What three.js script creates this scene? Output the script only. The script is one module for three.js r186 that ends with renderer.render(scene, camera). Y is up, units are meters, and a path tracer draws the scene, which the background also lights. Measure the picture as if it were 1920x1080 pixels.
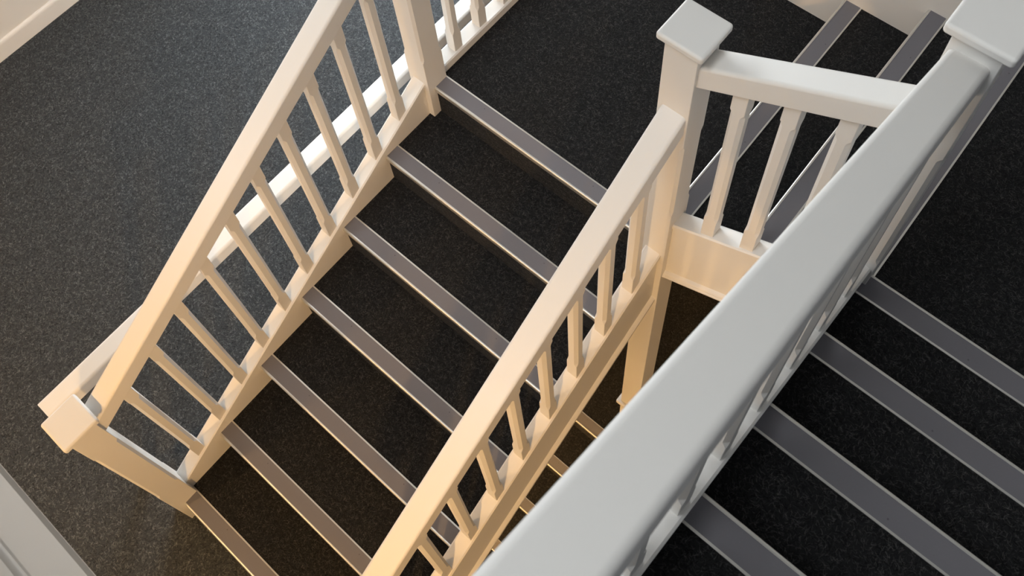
import * as THREE from 'three';
import { mergeGeometries } from 'three/addons/utils/BufferGeometryUtils.js';
import { RoundedBoxGeometry } from 'three/addons/geometries/RoundedBoxGeometry.js';
import { RectAreaLightUniformsLib } from 'three/addons/lights/RectAreaLightUniformsLib.js';

// ------------------------------------------------------------------ camera, light, exposure
const scene = new THREE.Scene();
const FPX = 1965;                                                  // focal length in pixels of the 1920 x 1080 frame
const camera = new THREE.PerspectiveCamera(THREE.MathUtils.radToDeg(2 * Math.atan(540 / FPX)), 1920 / 1080, 0.05, 60);
camera.position.set(1.7009, 3.278, 1.2675);
camera.rotation.set(-1.0016, 0.8133, -0.1219, 'YXZ');
camera.setViewOffset(1920, 1080, 27.45, 395.7, 1920, 1080);        // the photograph is the lower part of a taller picture
camera.focus = 3.1; camera.userData.fStop = 11;                    // the near rail is a little out of focus
camera.updateProjectionMatrix();

const renderer = new THREE.WebGLRenderer({ antialias: true });
renderer.toneMapping = THREE.LinearToneMapping;
renderer.toneMappingExposure = 1.0;
renderer.shadowMap.enabled = true;
RectAreaLightUniformsLib.init();
scene.background = new THREE.Color(0x0b0c0e);

const DAY = [0.90, 0.96, 1.0], NEUTRAL = [0.95, 0.985, 1.0], WARM = [1.0, 0.585, 0.23];
// ------------------------------------------------------------------ measures
const R = 0.173, G = 0.275, M = 0.629;                             // riser, going, pitch of the flights
const STOREY = 18 * R, HALL = -7 * R, DECK = 3 * R, UPPER = 11 * R;
const WALL_L = -2.545, WALL_R = 2.66, WALL_B = -1.147, CEIL = 5.9, FRONT = 4.4, BACK = -4.2;
const XL = -0.0215, XM = 1.038, XR = 1.605;                        // planes of the three balustrades
const XS = 1.0305;                                                 // first nosing of the short flight

// unseen ceiling panels added as fill light: [x, z, ceiling y, width x, width z, intensity, colour, label, group]
const FILL_PANELS = [
  [0.5, 2.6, CEIL, 1.8, 1.8, 12.4, NEUTRAL, 'added unseen square panel above the stairwell standing in for daylight'],
  [-1.15, 0.55, 1.62, 0.6, 1.2, 1.9, DAY, 'added unseen slim fill panel in the hall ceiling over the open floor'],
];
// daylight from the hall window in the wall across: z from, z to, sill, head, intensity
const WINDOW = { z0: -3.4, z1: -1.0, y0: -0.45, y1: 1.35, intensity: 17 };
// downlights: [x, y, z, intensity, label]
const DOWNLIGHTS = [
  [-0.60, 1.62, 3.4, 11, 'round warm downlight in the hall ceiling beyond the lowest newel post'],
  [2.3, 1.62, 3.4, 25.5, 'round warm downlight in the hall ceiling facing the well'],
  [-0.65, HALL - 0.304, 3.1, 40, 'round warm downlight of the storey below over its outer balustrade'],
  [1.30, HALL - 0.304, 3.1, 40, 'round warm downlight of the storey below facing the well'],
];

// ------------------------------------------------------------------ textures and materials
let seed = 20240607;
const rnd = () => { seed = (seed + 0x6d2b79f5) | 0; let t = Math.imul(seed ^ (seed >>> 15), 1 | seed); t = (t + Math.imul(t ^ (t >>> 7), 61 | t)) ^ t; return ((t ^ (t >>> 14)) >>> 0) / 4294967296; };
// needle-punched pile: fibres of a length and width in metres lie across each other, light ones over dark ones
function carpetTextures({ base, light, dark, count, length, width, lightAlpha, darkAlpha, metres }) {
  const S = 1024, cv = document.createElement('canvas'), bv = document.createElement('canvas');
  cv.width = cv.height = bv.width = bv.height = S;
  const c = cv.getContext('2d'), b = bv.getContext('2d');
  c.fillStyle = `rgb(${base})`; c.fillRect(0, 0, S, S);
  b.fillStyle = '#777'; b.fillRect(0, 0, S, S);
  c.lineCap = b.lineCap = 'round';
  const stroke = (ctx, col, x, y, l, a, bend, w) => {
    ctx.strokeStyle = col; ctx.lineWidth = w;
    for (const ox of [0, S, -S]) for (const oy of [0, S, -S]) {
      if (x + ox < -40 || x + ox > S + 40 || y + oy < -40 || y + oy > S + 40) continue;
      const px = x + ox, py = y + oy, ex = px + Math.cos(a) * l, ey = py + Math.sin(a) * l;
      ctx.beginPath(); ctx.moveTo(px, py); ctx.quadraticCurveTo((px + ex) / 2 - Math.sin(a) * bend, (py + ey) / 2 + Math.cos(a) * bend, ex, ey); ctx.stroke();
    }
  };
  const px = S / metres;
  for (let i = 0; i < count; i++) {
    const x = rnd() * S, y = rnd() * S, a = rnd() * 6.283, l = px * length * (0.4 + rnd() * 1.1), d = rnd() < 0.52, w = px * width * (0.6 + rnd() * 0.8), bend = l * (rnd() - 0.5) * 0.7, q = 0.35 + rnd() * 0.65;
    stroke(c, d ? `rgba(${dark},${darkAlpha * q})` : `rgba(${light},${lightAlpha * q})`, x, y, l, a, bend, w);
    stroke(b, d ? 'rgba(20,20,20,0.4)' : 'rgba(225,225,225,0.4)', x, y, l, a, bend, w);
  }
  const make = (canvas, srgb) => {
    const t = new THREE.CanvasTexture(canvas); t.wrapS = t.wrapT = THREE.RepeatWrapping; t.repeat.set(1 / metres, 1 / metres);
    if (srgb) t.colorSpace = THREE.SRGBColorSpace; t.anisotropy = 8; return t;
  };
  return { map: make(cv, true), bumpMap: make(bv, false) };
}
const carpet = (o, sheen) => new THREE.MeshPhysicalMaterial({ ...o, color: 0xffffff, roughness: 0.95, bumpScale: 0.003, specularIntensity: 0.25, sheen: 1, sheenRoughness: 0.55, sheenColor: new THREE.Color(sheen, sheen, sheen) });
const MAT = {
  hallCarpetLit: carpet(carpetTextures({ base: '60,63,66', light: '138,141,142', dark: '26,27,29', count: 30000, length: 0.009, width: 0.0026, lightAlpha: 0.36, darkAlpha: 0.45, metres: 1.1 }), 0.05),  // same carpet as the stairs, lightened for the brighter light in the hall
  stairCarpetDim: carpet(carpetTextures({ base: '33,33,34', light: '112,110,107', dark: '9,9,10', count: 26000, length: 0.009, width: 0.0013, lightAlpha: 0.40, darkAlpha: 0.55, metres: 0.7 }), 0.09),  // same carpet again, its colour darkened for the dimmer stairs
  paint: new THREE.MeshPhysicalMaterial({ color: new THREE.Color(0.79, 0.775, 0.75), roughness: 0.5, specularIntensity: 0.4 }),
  wall: new THREE.MeshStandardMaterial({ color: new THREE.Color(0.74, 0.725, 0.70), roughness: 0.85 }),
  fascia: new THREE.MeshStandardMaterial({ color: new THREE.Color(0.60, 0.545, 0.485), roughness: 0.55 }),  // white paint toned down, the weaker light on this edge put into the colour
  greyWall: new THREE.MeshStandardMaterial({ color: new THREE.Color(0.26, 0.265, 0.28), roughness: 0.9 }),  // grey picked to cut light bounced off the unseen right wall
  ceiling: new THREE.MeshStandardMaterial({ color: new THREE.Color(0.8, 0.79, 0.77), roughness: 0.9 }),
  alu: new THREE.MeshStandardMaterial({ color: new THREE.Color(0.68, 0.665, 0.63), roughness: 0.34, metalness: 0.75 }),
  rubber: null,
  fitting: new THREE.MeshStandardMaterial({ color: new THREE.Color(0.8, 0.8, 0.8), roughness: 0.5 }),
};
{
  const S = 512, cv = document.createElement('canvas'); cv.width = cv.height = S; const c = cv.getContext('2d');
  c.fillStyle = 'rgb(119,117,122)'; c.fillRect(0, 0, S, S);
  for (let i = 0; i < 9000; i++) { const v = 102 + rnd() * 34; c.fillStyle = `rgba(${v},${v},${v + 3},0.25)`; c.fillRect(rnd() * S, rnd() * S, 1.5, 1.5); }
  for (let i = 0; i < 10; i++) { c.fillStyle = 'rgba(48,46,46,0.4)'; c.beginPath(); c.arc(rnd() * S, rnd() * S, 1.2 + rnd() * 1.8, 0, 6.3); c.fill(); }
  const t = new THREE.CanvasTexture(cv); t.wrapS = t.wrapT = THREE.RepeatWrapping; t.colorSpace = THREE.SRGBColorSpace; t.repeat.set(2, 2);
  MAT.rubber = new THREE.MeshPhysicalMaterial({ map: t, roughness: 0.7, specularIntensity: 0.35 });
}

// ------------------------------------------------------------------ helpers
const used = new Map();
function numbered(name) { const n = used.get(name) || 0; used.set(name, n + 1); return n ? `${name}_${String(n).padStart(3, '0')}` : name; }
function creased(g, angle) {                                       // normals averaged by area over faces that meet at less than the angle
  const n = g.index ? g.toNonIndexed() : g, p = n.attributes.position, F = p.count / 3, fn = [], at = new Map(), c = Math.cos(angle), out = new Float32Array(p.count * 3);
  const a = new THREE.Vector3(), b = new THREE.Vector3(), d = new THREE.Vector3();
  for (let f = 0; f < F; f++) { a.fromBufferAttribute(p, 3 * f); b.fromBufferAttribute(p, 3 * f + 1).sub(a); d.fromBufferAttribute(p, 3 * f + 2).sub(a); fn.push(b.clone().cross(d)); }
  const key = (i) => `${Math.round(p.getX(i) * 2e5)},${Math.round(p.getY(i) * 2e5)},${Math.round(p.getZ(i) * 2e5)}`;
  for (let i = 0; i < p.count; i++) { const k = key(i); if (!at.has(k)) at.set(k, []); at.get(k).push((i / 3) | 0); }
  for (let i = 0; i < p.count; i++) {
    const me = fn[(i / 3) | 0], ml = me.length() || 1; a.set(0, 0, 0);
    for (const f of at.get(key(i))) { const o = fn[f], l = o.length(); if (l > 0 && o.dot(me) >= c * l * ml) a.add(o); }
    if (a.lengthSq() === 0) a.copy(me); a.normalize(); out[3 * i] = a.x; out[3 * i + 1] = a.y; out[3 * i + 2] = a.z;
  }
  n.setAttribute('normal', new THREE.BufferAttribute(out, 3)); return n;
}
function metreUV(g) {                                              // texture coordinates in metres, by the direction a face looks
  const n = g.index ? g.toNonIndexed() : g, p = n.attributes.position, nor = n.attributes.normal, uv = new Float32Array(p.count * 2);
  for (let i = 0; i < p.count; i++) {
    const ax = Math.abs(nor.getX(i)), ay = Math.abs(nor.getY(i)), az = Math.abs(nor.getZ(i));
    if (ay >= ax && ay >= az) { uv[2 * i] = p.getX(i); uv[2 * i + 1] = p.getZ(i); }
    else if (ax >= az) { uv[2 * i] = p.getZ(i); uv[2 * i + 1] = p.getY(i); }
    else { uv[2 * i] = p.getX(i); uv[2 * i + 1] = p.getY(i); }
  }
  n.setAttribute('uv', new THREE.BufferAttribute(uv, 2));
  return n;
}
const box = (x0, x1, y0, y1, z0, z1) => new THREE.BoxGeometry(x1 - x0, y1 - y0, z1 - z0).translate((x0 + x1) / 2, (y0 + y1) / 2, (z0 + z1) / 2);
function join(list) { return mergeGeometries(list.map((g) => { const n = g.index ? g.toNonIndexed() : g; for (const k of Object.keys(n.attributes)) if (!['position', 'normal', 'uv'].includes(k)) n.deleteAttribute(k); return n; })); }
function mesh(name, geo, mat, parent) {
  const m = new THREE.Mesh(geo, mat); m.name = parent === scene ? numbered(name) : name; m.castShadow = m.receiveShadow = true; parent.add(m); return m;
}
function structure(name, geos, mat) { const m = mesh(name, metreUV(join([].concat(geos))), mat, scene); m.userData.kind = 'structure'; return m; }
function thing(name, label, category, [x, y, z] = [0, 0, 0], turn = 0, group) {
  const o = new THREE.Group(); o.name = numbered(name); o.position.set(x, y, z); o.rotation.y = turn; scene.add(o);
  o.userData = { label, category }; if (group) o.userData.group = group; return o;
}
function roundedRect(x0, x1, y0, y1, rb, rt) {                     // corner radii below and above
  const s = new THREE.Shape();
  s.moveTo(x0 + rb, y0); s.lineTo(x1 - rb, y0); s.absarc(x1 - rb, y0 + rb, rb, -Math.PI / 2, 0);
  s.lineTo(x1, y1 - rt); s.absarc(x1 - rt, y1 - rt, rt, 0, Math.PI / 2);
  s.lineTo(x0 + rt, y1); s.absarc(x0 + rt, y1 - rt, rt, Math.PI / 2, Math.PI);
  s.lineTo(x0, y0 + rb); s.absarc(x0 + rb, y0 + rb, rb, Math.PI, Math.PI * 1.5);
  return s;
}
function prism(shape, z0, z1, k = 0, crease = 0.55) {              // a section run along z and sheared up by k, so that its ends stay plumb
  const g = new THREE.ExtrudeGeometry(shape, { depth: z1 - z0, bevelEnabled: false, curveSegments: 5 }).translate(0, 0, z0);
  const p = g.attributes.position;
  for (let i = 0; i < p.count; i++) p.setY(i, p.getY(i) + k * p.getZ(i));
  g.deleteAttribute('normal'); g.deleteAttribute('uv');
  const n = creased(g, crease);
  return metreUV(n);
}
function stopChamfered(w, y0, y1, k, c0, c1, c) {                  // square bar whose arrises are chamfered between c0 and c1 with curved stops
  const levels = [[y0, 0.0012, k]], st = c * 2.4;
  for (const t of [0, 0.35, 0.7, 1]) levels.push([c0 + st * t, t === 0 ? 0.0012 : c * Math.sin(t * Math.PI / 2), 0]);
  for (const t of [1, 0.7, 0.35, 0]) levels.push([c1 - st * t, t === 0 ? 0.0012 : c * Math.sin(t * Math.PI / 2), 0]);
  levels.push([y1, 0.0012, k]);
  const h = w / 2, pos = [], ring = (l) => {
    const [y, cc, kk] = l, q = [[h, h - cc], [h - cc, h], [cc - h, h], [-h, h - cc], [-h, cc - h], [cc - h, -h], [h - cc, -h], [h, cc - h]];
    return q.map(([x, z]) => [x, y + kk * z, z]);
  };
  const rings = levels.map(ring);
  for (let i = 0; i + 1 < rings.length; i++) for (let j = 0; j < 8; j++) {
    const a = rings[i][j], b = rings[i][(j + 1) % 8], d = rings[i + 1][j], e = rings[i + 1][(j + 1) % 8];
    pos.push(...a, ...b, ...d, ...b, ...e, ...d);
  }
  for (const [r, up] of [[rings[0], false], [rings[rings.length - 1], true]]) for (let j = 1; j < 7; j++) pos.push(...r[0], ...(up ? [...r[j + 1], ...r[j]] : [...r[j], ...r[j + 1]]));
  const g = new THREE.BufferGeometry(); g.setAttribute('position', new THREE.Float32BufferAttribute(pos, 3));
  // make sure faces look outwards
  const P = g.attributes.position, va = new THREE.Vector3(), vb = new THREE.Vector3(), vc = new THREE.Vector3(), mid = new THREE.Vector3();
  for (let i = 0; i < P.count; i += 3) {
    va.fromBufferAttribute(P, i); vb.fromBufferAttribute(P, i + 1); vc.fromBufferAttribute(P, i + 2);
    mid.copy(va).add(vb).add(vc).divideScalar(3); if (Math.abs(vb.clone().sub(va).cross(vc.clone().sub(va)).y) < 1e-9 || (mid.y > y0 + 0.06 && mid.y < y1 - 0.06)) mid.y = 0; else mid.y -= (y0 + y1) / 2;
    if (vb.clone().sub(va).cross(vc.clone().sub(va)).dot(mid) < 0) { P.setXYZ(i + 1, vc.x, vc.y, vc.z); P.setXYZ(i + 2, vb.x, vb.y, vb.z); }
  }
  return metreUV(creased(g, 0.35));
}

// ------------------------------------------------------------------ the setting
const T = 0.15;
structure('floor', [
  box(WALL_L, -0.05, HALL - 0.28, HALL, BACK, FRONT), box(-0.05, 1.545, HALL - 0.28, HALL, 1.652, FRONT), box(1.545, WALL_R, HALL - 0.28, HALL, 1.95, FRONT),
], MAT.hallCarpetLit);
structure('floor_landing', box(-0.05, XS + 0.012, -0.24, -0.002, WALL_B, 0.0), MAT.stairCarpetDim);
structure('floor_landing_below', [box(-0.05, XS + 0.012, -STOREY - 0.24, -STOREY - 0.002, WALL_B, 0.0), box(XS + 0.012, WALL_R, -STOREY - 0.24, -STOREY + R, WALL_B, -0.02)], MAT.stairCarpetDim);
structure('floor_below', box(WALL_L, WALL_R, HALL - STOREY - 0.3, HALL - STOREY, BACK, FRONT), MAT.hallCarpetLit);
structure('floor_upper', [box(WALL_L, -0.30, UPPER - 0.26, UPPER, BACK, FRONT), box(-0.30, 1.575, UPPER - 0.26, UPPER, 1.60, FRONT), box(1.575, WALL_R, UPPER - 0.26, UPPER, 1.93, FRONT)], MAT.stairCarpetDim);
structure('ceiling', [box(WALL_L, -0.30, UPPER - 0.283, UPPER - 0.262, BACK, FRONT), box(-0.30, WALL_R, UPPER - 0.283, UPPER - 0.262, 1.95, FRONT)], MAT.ceiling);
structure('ceiling_upper', box(WALL_L - T, WALL_R + T, CEIL, CEIL + T, BACK - T, FRONT + T), MAT.ceiling);
structure('ceiling_below', [box(WALL_L, -0.30, HALL - 0.303, HALL - 0.282, BACK, FRONT), box(-0.30, WALL_R, HALL - 0.303, HALL - 0.282, 1.95, FRONT)], MAT.ceiling);
const YB = HALL - STOREY - 0.3;
{
  const w = WINDOW, a = WALL_L - T, b = WALL_L;
  structure('wall_left', [box(a, b, YB, CEIL, BACK - T, w.z0), box(a, b, YB, CEIL, w.z1, FRONT + T), box(a, b, YB, w.y0, w.z0, w.z1), box(a, b, w.y1, CEIL, w.z0, w.z1)], MAT.wall);
  const f = thing('window', 'tall white framed hall window of frosted panes in the outer wall', 'window', [WALL_L, w.y0, (w.z0 + w.z1) / 2]); f.name = 'window_1'; f.userData = { kind: 'structure' };
  const d = (w.z1 - w.z0) / 2, h = w.y1 - w.y0;
  mesh('window_frame', join([box(-0.09, -0.03, 0, 0.06, -d, d), box(-0.09, -0.03, h - 0.06, h, -d, d), ...[-d, -0.03, d - 0.06].map((z) => box(-0.09, -0.03, 0.06, h - 0.06, z, z + 0.06))]), MAT.paint, f);
  mesh('window_sill', box(-0.10, 0.05, -0.03, 0, -d - 0.04, d + 0.04), MAT.paint, f);
  for (const z of [-d + 0.06, 0.03]) mesh('pane', box(-0.066, -0.058, 0.06, h - 0.06, z, z + d - 0.09), new THREE.MeshStandardMaterial({ color: 0xffffff, roughness: 0.5, emissive: new THREE.Color(...DAY), emissiveIntensity: 1 }), f);
  const l = new THREE.RectAreaLight(new THREE.Color(...DAY), w.intensity, d * 2 - 0.1, h - 0.1); l.position.set(-0.025, h / 2, 0); l.rotation.y = -Math.PI / 2; f.add(l);
}
structure('wall_right', box(WALL_R, WALL_R + T, YB, CEIL, BACK - T, FRONT + T), MAT.greyWall);
structure('wall_front', box(WALL_L, WALL_R, YB, CEIL, FRONT, FRONT + T), MAT.wall);
structure('wall_back', box(WALL_L, -0.06, YB, CEIL, BACK - T, BACK), MAT.wall);
structure('wall_landing', [box(-0.06, WALL_R, YB, CEIL, WALL_B - T, WALL_B), box(-0.06, 0.09, YB, CEIL, BACK, WALL_B - T)], MAT.wall);
// skirting: ogee-topped board along the hall wall, stepped boards up the landing wall
function skirtShape(h, t) { const s = new THREE.Shape(); s.moveTo(0, 0); s.lineTo(t, 0); s.lineTo(t, h - 0.022); s.quadraticCurveTo(t, h - 0.004, t * 0.45, h); s.lineTo(0, h); s.closePath(); return s; }
{
  const g = prism(skirtShape(0.115, 0.018), BACK, FRONT); g.translate(WALL_L, HALL, 0);
  structure('baseboard_left', g, MAT.paint);
}
{
  // closed wall string of the short flight: follows the pitch, with a level piece on the landing
  const s = new THREE.Shape();
  s.moveTo(-0.045, -0.05); s.lineTo(-0.045, 0.135); s.lineTo(XS - 0.11, 0.135); s.lineTo(XS + 2 * 0.276 + 0.02, 0.135 + 2 * R + 0.09 + 0.10); s.lineTo(WALL_R, DECK + 0.135); s.lineTo(WALL_R, DECK - 0.05); s.lineTo(XS + 0.6, DECK - 0.1); s.lineTo(XS, -0.05); s.closePath();
  const g = new THREE.ExtrudeGeometry(s, { depth: 0.018, bevelEnabled: true, bevelThickness: 0.004, bevelSize: 0.004, bevelSegments: 2 }).translate(0, 0, WALL_B);
  structure('baseboard_landing', g, MAT.paint);
}
// the edge of the upper floor over the hall: fascia board with a bead along its foot and a moulded capping
{
  const s = new THREE.Shape();
  const y0 = 1.612, zf = 1.575;
  s.moveTo(1.60, y0); s.lineTo(zf - 0.003, y0); s.quadraticCurveTo(zf - 0.007, y0 + 0.002, zf - 0.006, y0 + 0.007); s.lineTo(zf + 0.002, y0 + 0.010); s.lineTo(zf + 0.002, y0 + 0.014); s.lineTo(zf, y0 + 0.017); s.lineTo(zf, 1.878);
  s.lineTo(zf + 0.005, 1.882); s.lineTo(zf + 0.004, 1.888); s.quadraticCurveTo(zf - 0.004, 1.894, zf + 0.002, 1.902); s.lineTo(zf + 0.008, 1.906); s.lineTo(zf + 0.008, 2.03); s.lineTo(1.60, 2.036); s.closePath();
  const g = prism(s, -0.30, 1.575); g.rotateY(-Math.PI / 2);        // section (z, y) swept along x
  g.scale(-1, 1, 1);
  const idx = g.attributes.position; for (let i = 0; i < idx.count; i += 3) for (const a of Object.values(g.attributes)) { const n = a.itemSize; for (let q = 0; q < n; q++) { const t = a.array[(i + 1) * n + q]; a.array[(i + 1) * n + q] = a.array[(i + 2) * n + q]; a.array[(i + 2) * n + q] = t; } }
  g.userData = {};
  structure('trim_1', g, MAT.fascia);
}

// ------------------------------------------------------------------ stairs
function nosingShapes() {                                          // section in (n, y): n runs outwards from the tread, 0 where the rubber ends
  const t = new THREE.Shape();
  t.moveTo(-0.061, -0.003); t.lineTo(-0.061, 0.0012); t.lineTo(-0.0555, 0.0012); t.lineTo(-0.0555, -0.0012); t.lineTo(0, -0.0012); t.lineTo(0, 0.0012);
  t.lineTo(0.0025, 0.0012); t.quadraticCurveTo(0.0085, 0.0008, 0.009, -0.006); t.lineTo(0.008, -0.024); t.lineTo(0.0045, -0.024); t.lineTo(0.004, -0.003); t.closePath();
  const r = new THREE.Shape();
  r.moveTo(-0.0555, -0.0012); r.lineTo(-0.0555, 0.0002); r.lineTo(0, 0.0002); r.lineTo(0, -0.0012); r.closePath();
  return [t, r];
}
function nosingGeos(width) {                                       // along local x from 0 to width, nose towards local +z
  return nosingShapes().map((s) => { const g = prism(s, 0, width, 0, 0.5); const p = g.attributes.position, n = g.attributes.normal;
    for (const a of [p, n]) for (let i = 0; i < a.count; i++) { const x = a.getX(i), z = a.getZ(i); a.setX(i, z); a.setZ(i, x); }
    for (const a of [p, n]) for (let i = 0; i < a.count; i += 3) { const b = [a.getX(i + 1), a.getY(i + 1), a.getZ(i + 1)]; a.setXYZ(i + 1, a.getX(i + 2), a.getY(i + 2), a.getZ(i + 2)); a.setXYZ(i + 2, ...b); }
    return metreUV(g); });
}
// a flight in its own frame: step 0 has its nose at z = 0, y = 0; every further step lies G towards +z and R lower
function addSteps(parent, first, count, width, going, solid, x0 = 0) {
  const [trim, rubber] = nosingGeos(width);
  const base = metreUV(box(0, width, -R - solid, -0.002, -going, -0.001));
  for (let i = first; i < first + count; i++) {
    const st = mesh('step', base, MAT.stairCarpetDim, parent); st.position.set(x0, -i * R, i * going);
    const a = mesh('nosing_trim', trim, MAT.alu, st); a.userData.label = 'aluminium edge profile of the step';
    mesh('nosing_insert', rubber, MAT.rubber, st).userData.label = 'grey rubber strip along the step edge';
  }
}
function stringer(parent, xa, xb, bead, z0, z1, k, top = 0.045, bottom = -0.345) {   // board with a bead along its foot on the side 'bead'
  const s = new THREE.Shape();
  const o = bead > 0 ? xb : xa, d = bead * 0.015, e = 0.030;
  const pts = bead > 0
    ? [[xa, bottom], [o + d * 0.7, bottom], [o + d, bottom + 0.006], [o + d, bottom + e - 0.006], [o + d * 0.7, bottom + e], [o, bottom + e + 0.008], [xb, top], [xa, top]]
    : [[o + d * 0.7, bottom], [xb, bottom], [xb, top], [xa, top], [o, bottom + e + 0.008], [o + d * 0.7, bottom + e], [o + d, bottom + e - 0.006], [o + d, bottom + 0.006]];
  pts.forEach(([x, y], i) => (i ? s.lineTo(x, y) : s.moveTo(x, y))); s.closePath();
  mesh('stringer', prism(s, z0, z1, k, 0.3), MAT.paint, parent);
}
const mainFlight = thing('stair_flight', 'dark carpeted stair flight rising from the hall to the half landing', 'staircase');
addSteps(mainFlight, 1, 6, 1.0155, G, 0.02);
{ const [t, r] = nosingGeos(1.0155); const a = mesh('landing_nosing', t, MAT.alu, mainFlight); mesh('nosing_insert', r, MAT.rubber, a); }
mesh('landing_riser', metreUV(box(0, 1.0155, -R, -0.003, -0.012, -0.0005)), MAT.stairCarpetDim, mainFlight);
stringer(mainFlight, -0.043, 0.0, -1, 0.036, 1.60, -M);
stringer(mainFlight, 1.0155, 1.060, 1, 0.036, 1.60, -M);
// the same flight one storey further down, seen through the well
{
  const low = thing('stair_flight', 'dim stair flight of the storey below seen down the open well', 'staircase', [0, -STOREY, 0]);
  addSteps(low, 1, 6, 1.0155, G, 0.02);
  const [t, r] = nosingGeos(1.0155); const a = mesh('landing_nosing', t, MAT.alu, low); mesh('nosing_insert', r, MAT.rubber, a);
  mesh('landing_riser', metreUV(box(0, 1.0155, -R, -0.003, -0.012, -0.0005)), MAT.stairCarpetDim, low);
}
// short flight: two steps and the upper landing, rising towards +x; local +z looks to world -x
{
  const W = -WALL_B - 0.02, f = thing('stair_flight', 'short turn of steps behind the well rising to the upper quarter landing', 'staircase', [XS - 0.004 - 0.009 + 0.013, DECK, 0.0], -Math.PI / 2);
  // rotation -90 deg: local x -> world +z, local z -> world -x; so local x runs from WALL_B to the guard
  const g2 = 0.276, x0 = WALL_B + 0.002;
  f.position.x = XS + 2 * g2 + 0.002;
  addSteps(f, 1, 2, W, g2, 0.02, x0);
  const [t, r] = nosingGeos(W); const a = mesh('landing_nosing', t, MAT.alu, f); a.position.x = x0; mesh('nosing_insert', r, MAT.rubber, a);
  const rr = mesh('landing_riser', metreUV(box(0, W, -R, -0.003, -0.012, -0.0005)), MAT.stairCarpetDim, f); rr.position.x = x0;
}
structure('floor_quarter_landing', box(XS + 2 * 0.276 + 0.004, WALL_R, DECK - 0.24, DECK - 0.002, WALL_B, -0.012), MAT.stairCarpetDim);
// upper flight rising towards +z: local +z looks to world -z, local x runs from the right wall back to the balustrade
{
  const W = WALL_R - 1.6235, f = thing('stair_flight', 'dark carpeted upper flight beside the broad grey-white handrail', 'staircase', [WALL_R, DECK + R, -0.004], Math.PI);
  addSteps(f, -7, 8, W, 0.274, 0.06, 0.001);
  stringer(f, W + 0.0005, W + 0.0435, 1, -1.9, -0.03, -0.6315);
}

// ------------------------------------------------------------------ newel posts
function newel(label, x, z, y0, yc, c0, c1, foot) {                // foot and cap top heights in the world, chamfer between c0 and c1
  const t = thing('newel_post', label, 'post', [x, y0, z]);
  mesh('shaft', stopChamfered(0.095, 0, yc - 0.03 - y0, 0, c0 - y0, c1 - y0, 0.009), MAT.paint, t);
  const cap = mesh('cap', join([new RoundedBoxGeometry(0.131, 0.027, 0.131, 4, 0.0085).translate(0, -0.0135, 0), new RoundedBoxGeometry(0.107, 0.012, 0.107, 2, 0.004).translate(0, -0.032, 0)]), MAT.paint, t);
  cap.position.y = yc - y0; return t;
}
newel('white newel post at the half landing with the landing guard running behind it', XL, -0.0115, -R, 1.257, 0.19, 0.82);
newel('lowest white newel post, warm lit, standing on the hall carpet', XL, 1.6405, HALL, HALL + 1.257, HALL + 0.40, HALL + 1.03);
newel('white newel post at the inner corner of the landing, its square cap in full view', 1.0345, -0.0095, -STOREY + 1.255, 1.257, 0.36, 0.79);
newel('white newel post at the foot of the upper flight, with a broad square cap', 1.5945, -0.0235, -0.30, DECK + 1.245, DECK + 0.30, DECK + 0.85);
newel('white newel post far down the well, only its cap corner visible', 1.0345, -0.0095, -STOREY - 0.24, -STOREY + 1.255, -STOREY + 0.36, -STOREY + 0.79);

// ------------------------------------------------------------------ balustrades
const RAIL = 0.076;
function railGeo(z0, z1, k, top, thick = 0.09, w = RAIL) { return prism(roundedRect(-w / 2, w / 2, top - thick, top, 0.006, 0.0115), z0, z1, k, 0.7); }
function baseRailGeo(z0, z1, k, y0, y1, w = 0.061) {
  const s = new THREE.Shape(), h = w / 2, c = 0.005;
  s.moveTo(-h + 0.002, y0); s.lineTo(h - 0.002, y0); s.lineTo(h, y0 + 0.002); s.lineTo(h, y1 - c); s.lineTo(h - c, y1); s.lineTo(c - h, y1); s.lineTo(-h, y1 - c); s.lineTo(-h, y0 + 0.002); s.closePath();
  return prism(s, z0, z1, k, 0.3);
}
// frame of a balustrade: runs along local z with pitch k, heights above the nosing line through its origin
function balustrade(label, [x, y, z], turn, { z0, z1, k, top, bz, base = [0.045, 0.07], dx = 0, w = RAIL, skew = [0, 0] }) {
  const t = thing('balustrade', label, 'balustrade', [x, y, z], turn);
  const hr = mesh('handrail', railGeo(z0, z1, k, top, 0.09, w), MAT.paint, t); hr.position.x = skew[0]; hr.rotation.y = skew[1];
  mesh('base_rail', baseRailGeo(z0, z1, k, base[0], base[1]), MAT.paint, t);
  const h0 = base[1] - 0.001, h1 = top - 0.088, b = stopChamfered(0.041, h0, h1, k, h0 + 0.105, h1 - 0.095, 0.0102);
  for (const s of bz) mesh('baluster', b, MAT.paint, t).position.set(dx, k * s, s);
  return t;
}
const zs = [...Array(10).keys()].map((i) => 0.1595 + 0.1457 * i);
balustrade('sloping white balustrade down the open outer side of the main flight', [XL, 0, 0], 0, { z0: 0.034, z1: 1.595, k: -M, top: 0.985, bz: zs });
balustrade('sloping white balustrade between the main flight and the well, warm lit', [XM, 0, 0], 0, { z0: 0.034, z1: 1.62, k: -M, top: 0.967, bz: zs.map((v) => v - 0.004) });
balustrade('level white guard along the outer edge of the half landing', [XL + 0.002, 0, 0], 0, { z0: WALL_B + 0.001, z1: -0.058, k: 0, top: 0.985, base: [-0.002, 0.042], bz: [-0.163, -0.3015, -0.44, -0.5785, -0.717, -0.8555, -0.994] });
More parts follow.
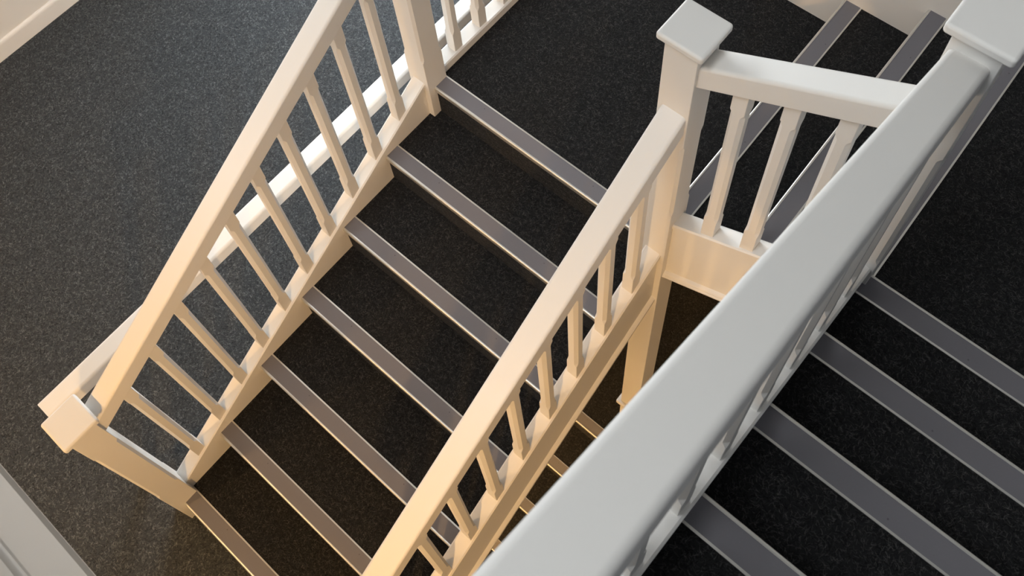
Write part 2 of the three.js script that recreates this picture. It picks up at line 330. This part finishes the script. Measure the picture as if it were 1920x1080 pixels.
// short guard across the end of the well, rising to world +x (local -z)
{
  const k = -0.627;
  const b = balustrade('short raking white guard across the end of the well', [XS, R, -0.0115], -Math.PI / 2, { z0: -0.52, z1: -0.050, k, top: 0.967, base: [0.035, 0.058], bz: [-0.1615, -0.2875, -0.4135] });
  const s = new THREE.Shape(); const y0 = -0.35, y1 = 0.036;
  [[-0.02, y0], [0.036, y0], [0.040, y0 + 0.005], [0.040, y0 + 0.012], [0.036, y0 + 0.017], [0.036, y0 + 0.022], [0.033, y0 + 0.028], [0.024, y0 + 0.036], [0.024, y1 - 0.012], [0.028, y1 - 0.006], [0.028, y1], [-0.02, y1]].forEach(([x, y], i) => (i ? s.lineTo(x, y) : s.moveTo(x, y))); s.closePath();
  mesh('fascia', prism(s, -0.52, -0.050, k, 0.3), MAT.paint, b);
}
// balustrade of the upper flight, rising towards +z
balustrade('broad grey-white sloping balustrade of the upper flight, closest and largest rail', [XR, 0.699, 0], 0, { z0: 0.02, z1: 1.95, k: M, top: 0.978, w: 0.078, skew: [-0.014, 0.0215], bz: [...Array(12).keys()].map((i) => 0.150 + 0.1457 * i) });
// hall rail
{
  const t = thing('guard_rail', 'level white hall rail running past the foot of the outer balustrade', 'rail', [-0.2585, HALL, 0]);
  mesh('handrail', prism(roundedRect(-0.0365, 0.0365, 0.932, 1.0, 0.006, 0.012), BACK, 1.704, 0, 0.7), MAT.paint, t);
  mesh('rail_post', box(-0.02, 0.02, 0, 0.935, 1.655, 1.695), MAT.paint, t);
}

// ------------------------------------------------------------------ lamps
const lampMat = (c, e) => new THREE.MeshStandardMaterial({ color: 0xffffff, roughness: 0.6, emissive: new THREE.Color(...c), emissiveIntensity: e });
for (const [x, z, y, w, d, intensity, c, label] of FILL_PANELS) {
  const t = thing('added_fill_panel', label, 'light', [x, y, z]);
  mesh('frame', join([box(-w / 2 - 0.03, w / 2 + 0.03, -0.02, 0, -d / 2 - 0.03, -d / 2), box(-w / 2 - 0.03, w / 2 + 0.03, -0.02, 0, d / 2, d / 2 + 0.03), box(-w / 2 - 0.03, -w / 2, -0.02, 0, -d / 2, d / 2), box(w / 2, w / 2 + 0.03, -0.02, 0, -d / 2, d / 2)]), MAT.fitting, t);
  mesh('diffuser', box(-w / 2, w / 2, -0.012, -0.004, -d / 2, d / 2), lampMat(c, 1.0), t);
  const l = new THREE.RectAreaLight(new THREE.Color(...c), intensity, w, d); l.position.set(0, -0.025, 0); l.rotation.x = -Math.PI / 2; t.add(l);
}
for (const [x, y, z, intensity, label] of DOWNLIGHTS) {
  const t = thing('downlight', label, 'light', [x, y, z]);
  mesh('rim', new THREE.LatheGeometry([[0.058, -0.002], [0.058, -0.012], [0.062, -0.016], [0.078, -0.012], [0.080, 0], [0.058, 0]].map((p) => new THREE.Vector2(...p)), 40), MAT.fitting, t);
  mesh('diffuser', new THREE.CylinderGeometry(0.058, 0.058, 0.006, 40).translate(0, -0.005, 0), lampMat(WARM, 1.5), t);
  const l = new THREE.SpotLight(new THREE.Color(...WARM), intensity, 0, 1.53, 0.3, 2); l.position.set(0, -0.03, 0); l.target.position.set(0, -1, 0); l.castShadow = true; l.shadow.radius = 3; l.shadow.mapSize.set(2048, 2048); t.add(l, l.target);
}
renderer.render(scene, camera);
